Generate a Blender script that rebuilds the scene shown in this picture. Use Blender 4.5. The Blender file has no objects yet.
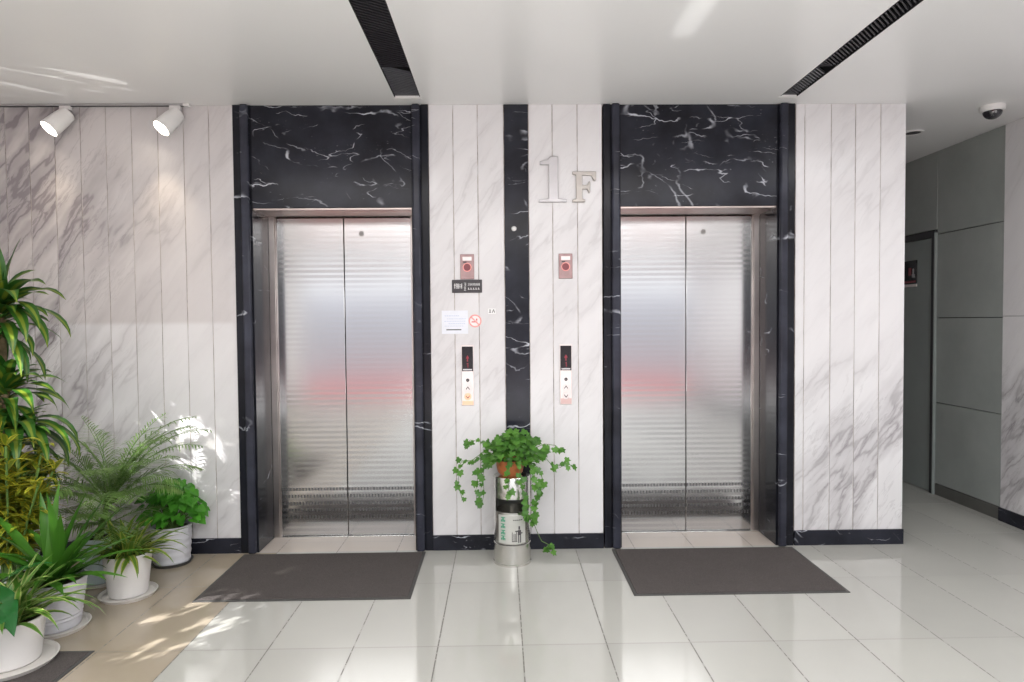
import bpy, bmesh, math, random
from mathutils import Vector, Matrix, Euler
S = bpy.context.scene
COL = S.collection
PI = math.pi
H = 2.968                                            # ceiling height
rnd = random.Random(11)

# ------------------------------------------------------------------ materials
class NT:
    def __init__(s, tree): s.t = tree; s.n = tree.nodes; s.l = tree.links
    def new(s, kind, **kw):
        nd = s.n.new(kind)
        for k, v in kw.items(): setattr(nd, k, v)
        return nd
    def put(s, sock, v):
        if isinstance(v, bpy.types.NodeSocket): s.l.new(v, sock)
        elif v is not None: sock.default_value = v
    def m(s, op, a, b=None, c=None, clamp=False):
        nd = s.new('ShaderNodeMath', operation=op, use_clamp=clamp)
        s.put(nd.inputs[0], a)
        if b is not None: s.put(nd.inputs[1], b)
        if c is not None: s.put(nd.inputs[2], c)
        return nd.outputs[0]
    def mix(s, f, a, b):
        nd = s.new('ShaderNodeMix', data_type='RGBA')
        s.put(nd.inputs[0], f); s.put(nd.inputs[6], a); s.put(nd.inputs[7], b)
        return nd.outputs[2]
    def ramp(s, f, stops, interp='LINEAR'):
        nd = s.new('ShaderNodeValToRGB'); r = nd.color_ramp; r.interpolation = interp
        while len(r.elements) < len(stops): r.elements.new(0.5)
        for e, (p, c) in zip(r.elements, stops):
            e.position = p
            e.color = (c, c, c, 1) if not isinstance(c, tuple) else (c + (1,) if len(c) == 3 else c)
        s.put(nd.inputs[0], f); return nd.outputs[0]
    def noise(s, vec, scale, detail=4, rough=.55, dist=0.):
        nd = s.new('ShaderNodeTexNoise'); s.put(nd.inputs['Vector'], vec)
        nd.inputs['Scale'].default_value = scale; nd.inputs['Detail'].default_value = detail
        nd.inputs['Roughness'].default_value = rough; nd.inputs['Distortion'].default_value = dist
        return nd.outputs['Fac']
    def coord(s, which='Object'): return s.new('ShaderNodeTexCoord').outputs[which]
    def sep(s, v):
        nd = s.new('ShaderNodeSeparateXYZ'); s.put(nd.inputs[0], v); return nd.outputs
    def comb(s, x, y, z):
        nd = s.new('ShaderNodeCombineXYZ')
        for i, v in enumerate((x, y, z)): s.put(nd.inputs[i], v)
        return nd.outputs[0]
    def bump(s, h, strength=.3, dist=.002):
        nd = s.new('ShaderNodeBump'); nd.inputs['Strength'].default_value = strength
        nd.inputs['Distance'].default_value = dist; s.put(nd.inputs['Height'], h); return nd.outputs[0]
    def smooth(s, x, a, b, lo=0., hi=1.):
        nd = s.new('ShaderNodeMapRange', interpolation_type='SMOOTHSTEP')
        s.put(nd.inputs[0], x)
        for i, v in enumerate((a, b, lo, hi)): nd.inputs[i + 1].default_value = v
        return nd.outputs[0]

def mat(name, color=(.8, .8, .8), rough=.5, metal=0., spec=.5, emit=None, estr=0., coat=0.):
    m = bpy.data.materials.new(name); m.use_nodes = True
    b = m.node_tree.nodes['Principled BSDF']
    b.inputs['Base Color'].default_value = (*color, 1); b.inputs['Roughness'].default_value = rough
    b.inputs['Metallic'].default_value = metal; b.inputs['Specular IOR Level'].default_value = spec
    b.inputs['Coat Weight'].default_value = coat
    if emit:
        b.inputs['Emission Color'].default_value = (*emit, 1); b.inputs['Emission Strength'].default_value = estr
    return m, NT(m.node_tree), b
def plain(*a, **k): return mat(*a, **k)[0]
def speckle(name, color, rough, amt=.12, scale=40, **k):
    m, t, b = mat(name, color, rough, **k)
    n = t.noise(t.coord(), scale, 3)
    lo = tuple(c * (1 - amt) for c in color); hi = tuple(min(1, c * (1 + amt)) for c in color)
    t.put(b.inputs['Base Color'], t.ramp(n, [(.3, lo), (.7, hi)]))
    return m

def white_marble():
    m, t, b = mat('white_marble', rough=.22, spec=.4)
    x, y, z = t.sep(t.coord())
    g = t.new('ShaderNodeNewGeometry')
    ri = g.outputs['Random Per Island']
    xs = t.m('ADD', x, t.m('MULTIPLY', y, -1.))
    ca, sa = math.cos(math.radians(54)), math.sin(math.radians(54))
    u = t.m('ADD', t.m('MULTIPLY', xs, ca), t.m('MULTIPLY', z, sa))
    v = t.m('ADD', t.m('MULTIPLY', xs, -sa), t.m('MULTIPLY', z, ca))
    v = t.m('ADD', v, t.m('MULTIPLY', ri, .22))
    wob = t.noise(t.comb(xs, z, ri), 3.2, 5, .6)
    v2 = t.m('ADD', v, t.m('MULTIPLY', wob, .10))
    n1 = t.noise(t.comb(t.m('MULTIPLY', u, .55), t.m('MULTIPLY', v2, 2.6), 3.3), 1., 4, .62)
    r1 = t.m('ABSOLUTE', t.m('SUBTRACT', n1, .5))
    thin = t.smooth(r1, 0., .022, 1., 0.)
    broad = t.smooth(r1, 0., .13, 1., 0.)
    n2 = t.noise(t.comb(t.m('MULTIPLY', u, .9), t.m('MULTIPLY', v2, 6.), 9.1), 1.3, 5, .65)
    fine = t.smooth(t.m('ABSOLUTE', t.m('SUBTRACT', n2, .52)), 0., .02, 1., 0.)
    big = t.noise(t.comb(xs, z, 5.5), .75, 2)
    mask = t.smooth(big, .38, .62)
    left = t.smooth(xs, -2.9, -1.7, 1., 0.)           # the far left slabs are the most veined
    low = t.m('MULTIPLY', t.smooth(xs, 2.0, 2.5), t.smooth(z, 1.5, .9))
    mask = t.m('MAXIMUM', mask, t.m('MAXIMUM', t.m('MULTIPLY', left, .95), t.m('MULTIPLY', low, .9)))
    mask = t.m('ADD', t.m('MULTIPLY', mask, .75), .25)
    mask = t.m('MULTIPLY', mask, t.m('ADD', .44, t.m('ADD', t.m('MULTIPLY', left, 1.6), t.m('MULTIPLY', low, .7))))
    f = t.m('ADD', t.m('MULTIPLY', thin, .20), t.m('MULTIPLY', broad, .24))
    f = t.m('ADD', f, t.m('MULTIPLY', fine, .13))
    f = t.m('MULTIPLY', t.m('MULTIPLY', f, 1.4), mask, clamp=True)
    base = t.mix(ri, (.70, .688, .70, 1), (.76, .748, .76, 1))
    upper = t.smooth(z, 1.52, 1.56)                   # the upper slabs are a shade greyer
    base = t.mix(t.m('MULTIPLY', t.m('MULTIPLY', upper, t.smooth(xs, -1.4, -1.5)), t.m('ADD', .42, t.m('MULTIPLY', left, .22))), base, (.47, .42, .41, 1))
    t.put(b.inputs['Base Color'], t.mix(f, base, (.25, .225, .24, 1)))
    return m

def black_marble(name='black_marble', few=0., lift=1.):
    m, t, b = mat(name, rough=.2, spec=.17)
    x, y, z = t.sep(t.coord())
    ox, oy, oz = t.sep(t.new('ShaderNodeObjectInfo').outputs['Location'])
    X = t.m('ADD', t.m('ADD', x, y), t.m('MULTIPLY', ox, 2.7))
    w = t.noise(t.comb(X, t.m('MULTIPLY', z, 1.6), 2.), 2.6, 4, .6)
    w2 = t.noise(t.comb(X, z, 12.), 14., 3, .6)
    def lines(sx, sz, sh, sc, wid, wob, seed, lvl):
        a = t.m('ADD', t.m('MULTIPLY', X, sx), t.m('MULTIPLY', z, sh))
        c = t.m('ADD', t.m('MULTIPLY', z, sz), t.m('ADD', t.m('MULTIPLY', w, wob), t.m('MULTIPLY', w2, .10)))
        n = t.noise(t.comb(a, c, seed), sc, 1, .4)
        return t.smooth(t.m('ABSOLUTE', t.m('SUBTRACT', n, lvl)), .0, wid, 1., 0.)
    k1 = t.smooth(t.noise(t.comb(X, z, 1.), 3.2, 3, .6), .47 + few, .60 + few)
    k2 = t.smooth(t.noise(t.comb(X, z, 4.), 5., 3, .6), .50 + few, .63 + few)
    k3 = t.smooth(t.noise(t.comb(X, z, 8.), 4., 3, .6), .48 + few, .62 + few)
    f = t.m('MULTIPLY', lines(.9, 4.2, .25, 1.3, .010, .8, 3., .5), k1)
    f = t.m('ADD', f, t.m('MULTIPLY', t.m('MULTIPLY', lines(1.1, 5.5, -.3, 2.0, .008, 1., 7., .48), k2), .75))
    f = t.m('ADD', f, t.m('MULTIPLY', t.m('MULTIPLY', lines(1.9, 1.7, 1.4, 1.5, .009, .5, 11., .5), k3), .45))
    sp = t.smooth(t.noise(t.comb(X, t.m('MULTIPLY', z, 2.2), 9.), 30., 3, .6), .64, .74)
    f = t.m('ADD', f, t.m('MULTIPLY', sp, t.m('MULTIPLY', k2, .30)), clamp=True)
    cl = t.noise(t.comb(X, z, 0.), 3., 5)
    base = t.ramp(cl, [(.3, (.010 * lift, .010 * lift, .014 * lift)), (.7, (.030 * lift, .032 * lift, .044 * lift))])
    t.put(b.inputs['Base Color'], t.mix(f, base, (.58, .60, .66, 1)))
    return m

def floor_tiles():
    m, t, b = mat('polished_floor_tile', rough=.07, spec=.55)
    x, y, z = t.sep(t.coord())
    tx = t.m('DIVIDE', x, .4); ty = t.m('DIVIDE', t.m('ADD', y, .561), .752)
    dx = t.m('MULTIPLY', t.m('ABSOLUTE', t.m('SUBTRACT', tx, t.m('ROUND', tx))), .4)
    dy = t.m('MULTIPLY', t.m('ABSOLUTE', t.m('SUBTRACT', ty, t.m('ROUND', ty))), .752)
    br = t.smooth(t.noise(t.comb(t.m('MULTIPLY', x, 3.), t.m('MULTIPLY', y, 12.), 0.), 3., 2), .35, .5)
    gx = t.m('MULTIPLY', t.smooth(dx, .0012, .0042, 1., 0.), t.m('ADD', t.m('MULTIPLY', br, .55), .4))
    gy = t.m('MULTIPLY', t.smooth(dy, .0012, .0050, 1., 0.), .55)
    g = t.m('MAXIMUM', gx, gy)
    wn = t.new('ShaderNodeTexWhiteNoise', noise_dimensions='2D')
    t.put(wn.inputs['Vector'], t.comb(t.m('FLOOR', tx), t.m('FLOOR', ty), 0.))
    c = t.mix(wn.outputs['Value'], (.415, .412, .385, 1), (.455, .452, .42, 1))
    cloud = t.noise(t.comb(x, y, 0.), 2.5, 3)
    c = t.mix(t.m('MULTIPLY', cloud, .25), c, (.56, .55, .51, 1))
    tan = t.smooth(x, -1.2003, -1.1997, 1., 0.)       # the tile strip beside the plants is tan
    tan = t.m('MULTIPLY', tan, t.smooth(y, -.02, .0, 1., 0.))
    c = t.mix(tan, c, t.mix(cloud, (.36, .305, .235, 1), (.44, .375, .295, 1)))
    rec = t.m('MULTIPLY', t.smooth(y, -.005, .005), t.smooth(x, 2.6, 2.9, 1., 0.))
    c = t.mix(rec, c, (.54, .475, .42, 1))
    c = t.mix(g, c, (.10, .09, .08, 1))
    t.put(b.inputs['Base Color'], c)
    t.put(b.inputs['Roughness'], t.m('ADD', t.m('MULTIPLY', g, .5), .075))
    return m

def lift_steel():
    m, t, b = mat('brushed_lift_steel', rough=.3, metal=1.)
    x, y, z = t.sep(t.coord())
    st = t.m('FRACT', t.m('DIVIDE', z, .037))          # etched horizontal stripes
    line = t.m('MULTIPLY', t.smooth(st, .0, .18, 0., 1.), t.smooth(st, .55, .75, 1., 0.))
    zone = t.m('MAXIMUM', t.smooth(z, 1.75, 2.0), t.m('MULTIPLY', t.smooth(z, 1.15, .95), .65))
    zone = t.m('ADD', .18, zone, clamp=True)
    zone = t.m('MULTIPLY', zone, t.smooth(t.noise(t.comb(t.m('MULTIPLY', x, .4), z, 0.), 2.5, 2), .3, .6))
    grain = t.noise(t.comb(t.m('MULTIPLY', x, .25), 0., t.m('MULTIPLY', z, 160.)), 2., 3)
    et = t.m('MULTIPLY', line, zone)
    c = t.mix(t.m('MULTIPLY', et, .5), (.63, .63, .635, 1), (.33, .325, .32, 1))
    c = t.mix(t.m('MULTIPLY', grain, .22), c, (.55, .55, .55, 1))
    # dark patterned rows near the foot
    rz = t.m('DIVIDE', t.m('SUBTRACT', z, .115), .050)
    fr = t.m('FRACT', rz)
    row = t.m('MULTIPLY', t.smooth(fr, .28, .40), t.smooth(fr, .74, .86, 1., 0.))
    inz = t.m('MULTIPLY', t.smooth(z, .115, .117), t.smooth(z, .363, .365, 1., 0.))
    fx = t.m('FRACT', t.m('DIVIDE', t.m('ADD', x, t.m('MULTIPLY', t.m('FLOOR', rz), .011)), .022))
    dash = t.smooth(t.m('ABSOLUTE', t.m('SUBTRACT', fx, .5)), .18, .30, 1., .35)
    dk = t.m('MULTIPLY', t.m('MULTIPLY', row, dash), t.m('MULTIPLY', inz, .8))
    c = t.mix(dk, c, (.16, .155, .16, 1))
    t.put(b.inputs['Base Color'], c)
    t.put(b.inputs['Roughness'], t.m('ADD', .125, t.m('ADD', t.m('MULTIPLY', et, .12), t.m('MULTIPLY', dk, .2))))
    b.inputs['Anisotropic'].default_value = .0
    t.put(b.inputs['Normal'], t.bump(grain, .012, .001))
    return m

def mat_pile():
    m, t, b = mat('mat_pile', rough=.95, spec=.1)
    n = t.noise(t.coord(), 260., 2, .7); n2 = t.noise(t.coord(), 6., 2)
    c = t.ramp(n, [(.3, (.066, .058, .056)), (.72, (.135, .120, .116))])
    t.put(b.inputs['Base Color'], t.mix(t.m('MULTIPLY', n2, .3), c, (.06, .052, .05, 1)))
    t.put(b.inputs['Normal'], t.bump(n, .7, .004))
    return m

def grey_panel():
    m, t, b = mat('grey_green_panel', rough=.35)
    n = t.noise(t.coord(), 3., 5, .6)
    t.put(b.inputs['Base Color'], t.ramp(n, [(.3, (.29, .315, .30)), (.7, (.35, .375, .36))]))
    return m

def leaf_mat(name, dark, light, stripe=None, where='mid', amt=1., trans=.25, rough=.38):
    """u runs across the blade, v along it; optional coloured stripe in the middle or on the edges."""
    m, t, b = mat(name, dark, rough, spec=.45)
    uv = t.new('ShaderNodeUVMap'); uv.uv_map = 'UVMap'
    u, v, _ = t.sep(uv.outputs[0])
    ri = t.new('ShaderNodeNewGeometry').outputs['Random Per Island']
    n = t.noise(t.coord(), 9., 3)
    f = t.m('ADD', t.m('MULTIPLY', ri, .65), t.m('MULTIPLY', n, .45), clamp=True)
    c = t.mix(f, (*dark, 1), (*light, 1))
    au = t.m('MULTIPLY', t.m('ABSOLUTE', t.m('SUBTRACT', u, .5)), 2.)
    c = t.mix(t.m('MULTIPLY', t.smooth(au, 0., .10, 1., 0.), .35), c, (*light, 1))
    if stripe:
        k = t.smooth(au, .22, .42, 1., 0.) if where == 'mid' else t.smooth(au, .45, .68)
        k = t.m('MULTIPLY', k, t.m('MULTIPLY', t.smooth(ri, .02, .5, .35, 1.), amt))
        c = t.mix(k, c, (*stripe, 1))
    t.put(b.inputs['Base Color'], c)
    tr = t.new('ShaderNodeBsdfTranslucent'); t.put(tr.inputs['Color'], c)
    mx = t.new('ShaderNodeMixShader'); mx.inputs[0].default_value = trans
    out = m.node_tree.nodes['Material Output']
    t.l.new(b.outputs[0], mx.inputs[1]); t.l.new(tr.outputs[0], mx.inputs[2]); t.l.new(mx.outputs[0], out.inputs[0])
    return m

def ceiling_paint():
    m, t, b = mat('satin_ceiling_film', (.74, .73, .725), rough=.28, spec=.35)
    n = t.noise(t.coord(), .8, 2)
    t.put(b.inputs['Base Color'], t.ramp(n, [(.3, (.79, .78, .78)), (.7, (.82, .815, .815))]))
    return m

def joint_mat():
    m, t, b = mat('panel_joint', rough=.7)
    x, y, z = t.sep(t.coord())
    n = t.noise(t.comb(t.m('MULTIPLY', x, 9.), 0., t.m('MULTIPLY', z, 3.)), 1.6, 4, .7)
    t.put(b.inputs['Base Color'], t.ramp(n, [(.38, (.60, .58, .58)), (.50, (.46, .40, .36)), (.62, (.20, .165, .15))]))
    return m

M = dict(
    wm=white_marble(), bm=black_marble(), bt=black_marble('black_marble_strip', .05), bq=black_marble('black_marble_plain', .10, .6), be=black_marble('black_marble_edge', .07, 1.7), floor=floor_tiles(), steel=lift_steel(), pile=mat_pile(), grey=grey_panel(),
    ceil=ceiling_paint(), joint=joint_mat(),
    trimsteel=speckle('jamb_steel', (.62, .57, .55), .28, .1, 6, metal=1.),
    brightsteel=speckle('bright_steel', (.78, .78, .77), .2, .06, 5, metal=1.),
    binsteel=speckle('bin_steel', (.70, .69, .66), .24, .06, 5, metal=1.),
    darkmetal=speckle('dark_metal', (.022, .02, .024), .45), blackhole=plain('dark_recess', (.008, .008, .009), .8),
    rubber=speckle('rubber', (.07, .068, .066), .8), whitep=speckle('white_paint', (.78, .77, .76), .4, .04, 8),
    plaster=speckle('plain_wall', (.74, .73, .72), .8, .03, 5),
    potwhite=speckle('white_pot', (.74, .72, .71), .42, .03, 6), potlilac=speckle('pale_lilac_pot', (.60, .60, .64), .42, .03, 6),
    potblue=speckle('pale_blue_pot', (.50, .58, .60), .4, .04, 6), terra=speckle('terracotta', (.40, .12, .035), .5, .2, 30),
    saucer=speckle('saucer_plastic', (.66, .63, .60), .4, .03, 6), soil=speckle('soil', (.045, .03, .02), .95, .5, 60),
    bark=speckle('cane_bark', (.28, .20, .12), .8, .3, 40), stem=speckle('green_stem', (.12, .22, .05), .6, .2, 20),
    pink=speckle('pinkish_plate', (.36, .24, .24), .4, .12, 20, metal=.3), lightpink=speckle('pale_pink_plate', (.80, .72, .71), .35, .05, 20, metal=.3),
    red=plain('red_mark', (.62, .07, .07), .5), darkred=plain('dark_red', (.22, .05, .06), .4), salmon=plain('salmon_mark', (.78, .32, .30), .5),
    black=plain('black_gloss', (.012, .011, .013), .15), signblack=speckle('sign_black', (.035, .03, .036), .4, .15, 20), ink=plain('dark_ink', (.06, .055, .06), .6),
    white=plain('white_mark', (.80, .80, .80), .5), paper=speckle('notice_paper', (.78, .80, .87), .6, .03, 20), blueink=plain('blue_ink', (.52, .58, .74), .6),
    green=plain('green_mark', (.03, .30, .16), .5), pale=speckle('bin_label', (.50, .50, .47), .45, .03, 20),
    letter=speckle('brushed_letter', (.46, .45, .46), .35, .06, 12, metal=.75), lettertan=speckle('brushed_letter_shade', (.40, .375, .35), .38, .1, 12, metal=.75),
    led=plain('red_led', (.14, .01, .02), .4, emit=(1., .03, .08), estr=.12),
    glow=plain('orange_glow', (.9, .5, .35), .4, emit=(1., .38, .2), estr=.35),
    lamp=plain('lamp_face', (1, 1, 1), .4, emit=(1., .9, .72), estr=18.),
    dome=plain('smoked_dome', (.02, .02, .026), .08, coat=.6),
    greydoor=speckle('grey_door', (.27, .30, .29), .4, .06, 3), doorframe=speckle('door_frame_dark', (.035, .036, .04), .4),
    greybase=speckle('grey_skirting', (.10, .10, .092), .4, .1, 6),
)

M['letter2'] = speckle('etched_emblem', (.30, .29, .28), .6, .1, 20)
M['soffit'] = speckle('soffit_steel', (.40, .34, .32), .3, .1, 6, metal=1.)
# ------------------------------------------------------------------ geometry helpers
def BM(): return bmesh.new()
def bx(bm, x0, x1, y0, y1, z0, z1, mi=0):
    vs = [bm.verts.new((x, y, z)) for z in (z0, z1) for y in (y0, y1) for x in (x0, x1)]
    for q in ((0, 2, 3, 1), (4, 5, 7, 6), (0, 1, 5, 4), (2, 6, 7, 3), (0, 4, 6, 2), (1, 3, 7, 5)):
        f = bm.faces.new([vs[i] for i in q]); f.material_index = mi
    return bm
def lathe(bm, prof, c=(0, 0, 0), segs=32, smooth=True, a0=0, a1=2 * PI):
    full = abs(a1 - a0 - 2 * PI) < 1e-6; n = segs if full else segs + 1
    rings = []
    for r, z in prof:
        if r < 1e-6: rings.append([bm.verts.new((c[0], c[1], c[2] + z))]); continue
        rings.append([bm.verts.new((c[0] + r * math.cos(a0 + (a1 - a0) * i / segs), c[1] + r * math.sin(a0 + (a1 - a0) * i / segs), c[2] + z)) for i in range(n)])
    for A, B in zip(rings, rings[1:]):
        for i in range(segs):
            j = (i + 1) % n if full else i + 1
            q = [A[i % len(A)], A[j % len(A)], B[j % len(B)], B[i % len(B)]]
            u = []
            for v in q:
                if v not in u: u.append(v)
            if len(u) > 2:
                f = bm.faces.new(u); f.smooth = smooth
    return bm
def tube(bm, pts, r, segs=8, r1=None):
    pts = [Vector(p) for p in pts]; rings = []
    for i, p in enumerate(pts):
        d = (pts[min(i + 1, len(pts) - 1)] - pts[max(i - 1, 0)]).normalized()
        a = d.cross(Vector((0, 0, 1)))
        if a.length < .05: a = d.cross(Vector((0, 1, 0)))
        a.normalize(); b = d.cross(a)
        rr = r if r1 is None else r + (r1 - r) * i / max(1, len(pts) - 1)
        rings.append([bm.verts.new(p + a * rr * math.cos(2 * PI * k / segs) + b * rr * math.sin(2 * PI * k / segs)) for k in range(segs)])
    for A, B in zip(rings, rings[1:]):
        for k in range(segs):
            f = bm.faces.new((A[k], A[(k + 1) % segs], B[(k + 1) % segs], B[k])); f.smooth = True
    bm.faces.new(rings[0]); bm.faces.new(rings[-1])
    return bm
def prism(bm, poly, y0, y1, ox=0, oz=0, s=1.):
    """a flat outline in the x-z plane pushed from y0 to y1"""
    A = [bm.verts.new((ox + s * x, y0, oz + s * z)) for x, z in poly]
    B = [bm.verts.new((ox + s * x, y1, oz + s * z)) for x, z in poly]
    n = len(poly)
    bm.faces.new(A); bm.faces.new(B[::-1])
    for i in range(n): bm.faces.new((A[i], B[i], B[(i + 1) % n], A[(i + 1) % n]))
    return bm
def ring(bm, r0, r1, y0, y1, cx, cz, segs=28):
    def circ(r, y): return [bm.verts.new((cx + r * math.cos(2 * PI * i / segs), y, cz + r * math.sin(2 * PI * i / segs))) for i in range(segs)]
    a, b, c, d = circ(r0, y0), circ(r1, y0), circ(r1, y1), circ(r0, y1)
    for P, Q in ((a, b), (b, c), (c, d), (d, a)):
        for i in range(segs): bm.faces.new((P[i], P[(i + 1) % segs], Q[(i + 1) % segs], Q[i]))
    return bm
def disc(bm, r, y0, y1, cx, cz, segs=24):
    return prism(bm, [(r * math.cos(2 * PI * i / segs), r * math.sin(2 * PI * i / segs)) for i in range(segs)], y0, y1, cx, cz)

def obj(name, bm, m, parent=None, bevel=0., loc=None, fixn=True):
    if fixn: bmesh.ops.recalc_face_normals(bm, faces=bm.faces[:])
    me = bpy.data.meshes.new(name); bm.to_mesh(me); bm.free()
    for mm in (m if isinstance(m, (list, tuple)) else [m]): me.materials.append(mm)
    me.set_sharp_from_angle(angle=math.radians(40))
    o = bpy.data.objects.new(name, me); COL.objects.link(o)
    if parent: o.parent = parent
    if loc: o.location = loc
    if bevel:
        b = o.modifiers.new('bevel', 'BEVEL'); b.width = bevel; b.segments = 2; b.limit_method = 'ANGLE'
    return o
def tag(o, label, cat, group=None):
    o['label'] = label; o['category'] = cat
    if group: o['group'] = group
    return o
def thing(name, label, cat, loc=(0, 0, 0), group=None):
    o = bpy.data.objects.new(name, None); COL.objects.link(o); o.location = loc; o.empty_display_size = .1
    return tag(o, label, cat, group)
def struct(name, bm, m, parent=None, bevel=0.):
    o = obj(name, bm, m, parent, bevel)
    if not parent: o['kind'] = 'structure'
    return o
def dup(root, loc, label):
    r = root.copy(); COL.objects.link(r); r.location = loc; r['label'] = label
    for ch in list(root.children):
        c = ch.copy(); COL.objects.link(c); c.parent = r
        for g in list(ch.children):
            d = g.copy(); COL.objects.link(d); d.parent = c
    return r

# ------------------------------------------------------------------ the room
b = BM(); bx(b, -3.7, 4.25, -8, 3.1, -.1, 0); struct('floor', b, M['floor'])
# ceiling with two slots for the air strips
b = BM()
ST = [(-.355, -.190), (2.118, 2.230)]
for x0, x1 in ((-3.7, ST[0][0]), (ST[0][1], ST[1][0]), (ST[1][1], 4.25)): bx(b, x0, x1, -8, 3.1, H, H + .12)
for x0, x1 in ST: bx(b, x0, x1, -.150, 3.1, H, H + .12)
struct('ceiling', b, M['ceil'])

G = .0022
def panels(bm, xs, z0=.1, zs=1.544, y0=0., y1=.02):
    for a, c in zip(xs, xs[1:]):
        bx(bm, a + G, c - G, y0, y1, z0, H)
def build_wall(name, sets):
    b = BM()
    for xs in sets: panels(b, xs)
    o = struct(name, b, [M['wm']], bevel=.0015)
    return o
LX = [-3.7 + 0, -3.58, -3.414, -3.248, -3.082, -2.918, -2.763, -2.598, -2.432, -2.266, -2.100, -1.93, -1.762, -1.597, -1.438]
build_wall('wall_back', [LX, [-.158, .004, .166, .339], [.503, .661, .827, .992], [2.288, 2.349, 2.527, 2.691, 2.860, 3.032]])
b = BM()
for x0, x1 in ((-3.7, -1.438), (-.158, .992), (2.288, 3.030)): bx(b, x0, x1, .004, .38, 0, H)
bx(b, -1.438, -.158, .365, .38, 0, H); bx(b, .992, 2.288, .365, .38, 0, H)
bx(b, 3.012, 3.030, .012, 2.9, 0, H)
struct('wall_core', b, M['joint'])
b = BM(); bx(b, .341, .501, -.006, .02, .10, H); struct('trim_1', b, M['bt'], bevel=.003)
for x0, x1 in ((-3.7, -1.438), (-.158, .992), (2.288, 3.034)):
    b = BM(); bx(b, x0, x1, -.012, .02, 0, .102); struct('baseboard_back', b, M['bm'], bevel=.002)

# side wall of the corridor and the corridor door
b = BM()
for a, c in zip([-8, -6.5, -5, -3.5, -2.0, -.5, .478], [-6.5, -5, -3.5, -2.0, -.5, .478]):
    bx(b, 4.072, 4.10, a + G, c - G, .1, 1.543); bx(b, 4.072, 4.10, a + G, c - G, 1.545, H)
struct('wall_right', b, M['wm'], bevel=.0025)
b = BM(); bx(b, 4.060, 4.10, -8, .478, 0, .102); struct('baseboard_right', b, M['bm'], bevel=.002)
b = BM()
for z0, z1 in ((.1, .80), (.806, 1.532), (1.538, 2.252), (2.258, H)): bx(b, 4.078, 4.10, .486, 1.232, z0, z1)
bx(b, 4.078, 4.10, 1.236, 3.1, 2.30, H); bx(b, 4.078, 4.10, 2.24, 3.1, .1, 2.297)
struct('wall_corridor', b, M['grey'], bevel=.003)
b = BM(); bx(b, 4.10, 4.25, -8, 3.1, 0, H); struct('wall_backing', b, M['blackhole'])
b = BM(); bx(b, 4.074, 4.10, .482, 1.224, 0, .098); struct('baseboard_corridor', b, M['greybase'], bevel=.002)
b = BM(); bx(b, 4.104 - .05, 4.10, 1.228, 1.238, 0, 2.27); struct('trim_2', b, M['greydoor'])
b = BM(); bx(b, 3.03, 4.10, 3.0, 3.1, 0, H); struct('wall_far', b, M['grey'])
b = BM(); bx(b, -3.72, -3.6, -8, .012, 0, H); struct('wall_left', b, M['plaster'])
b = BM(); bx(b, 4.062, 4.10, 1.240, 1.285, 0, 2.29); bx(b, 4.062, 4.10, 2.18, 2.235, 0, 2.29); bx(b, 4.062, 4.10, 1.285, 2.18, 2.235, 2.29)
d1 = struct('door_1', b, M['doorframe'], bevel=.003)
b = BM(); bx(b, 4.082, 4.10, 1.287, 2.178, .006, 2.233); obj('door_leaf', b, M['greydoor'], d1, .003)
b = BM(); tube(b, [(4.082, 2.09, 1.02), (4.03, 2.09, 1.02), (4.03, 1.98, 1.02)], .011); obj('door_handle', b, M['brightsteel'], d1)

# ------------------------------------------------------------------ lifts
def elevator(cx, label):
    t = thing('elevator', label, 'elevator', (cx, 0, 0), 'elevators in the marble wall')
    for s in (-1, 1):
        b = BM()
        def sx(a, c, *r): bx(b, min(s * a, s * c), max(s * a, s * c), *r)
        sx(.524, .640, 0, .33, 0, H); sx(.594, .640, -.010, 0, 0, H)
        jb = obj('jamb', b, M['bq'], t, .002)
        b = BM()
        def sx(a, c, *r): bx(b, min(s * a, s * c), max(s * a, s * c), *r)
        sx(.533, .588, -.036, 0, 0, H - .001)
        obj('edge_strip', b, M['be'], jb, .012)
        b = BM()
        def sx(a, c, *r): bx(b, min(s * a, s * c), max(s * a, s * c), *r)
        sx(.482, .524, .292, .33, 0, 2.29); sx(.474, .482, .300, .33, 0, 2.29)
        obj('door_jamb', b, M['trimsteel'], t, .002)
    b = BM(); bx(b, -.5335, .5335, .004, .33, 2.296, H); obj('header_panel', b, M['bm'], t, .003)
    b = BM(); bx(b, -.524, .524, .014, .33, 2.284, 2.296); obj('soffit', b, M['soffit'], t, .001)
    for s in (-1, 1):
        b = BM(); x0, x1 = sorted((s * .002, s * .4745)); bx(b, x0, x1, .312, .335, .009, 2.276)
        p = obj('door_panel', b, M['steel'], t, .003)
        if s == 1:
            b = BM(); disc(b, .013, .3105, .313, .125, 2.165); ring(b, .015, .019, .3105, .313, .125, 2.165); obj('round_emblem', b, M['letter2'], p)
    b = BM(); bx(b, -.524, .524, .29, .36, 0, .007); obj('sill', b, M['brightsteel'], t, .001)
    return t
elevator(-.798, 'brushed steel elevator doors in a black marble frame, left of the planted bin')
elevator(1.640, 'brushed steel elevator doors in a black marble frame, right of the 1F sign')

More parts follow.
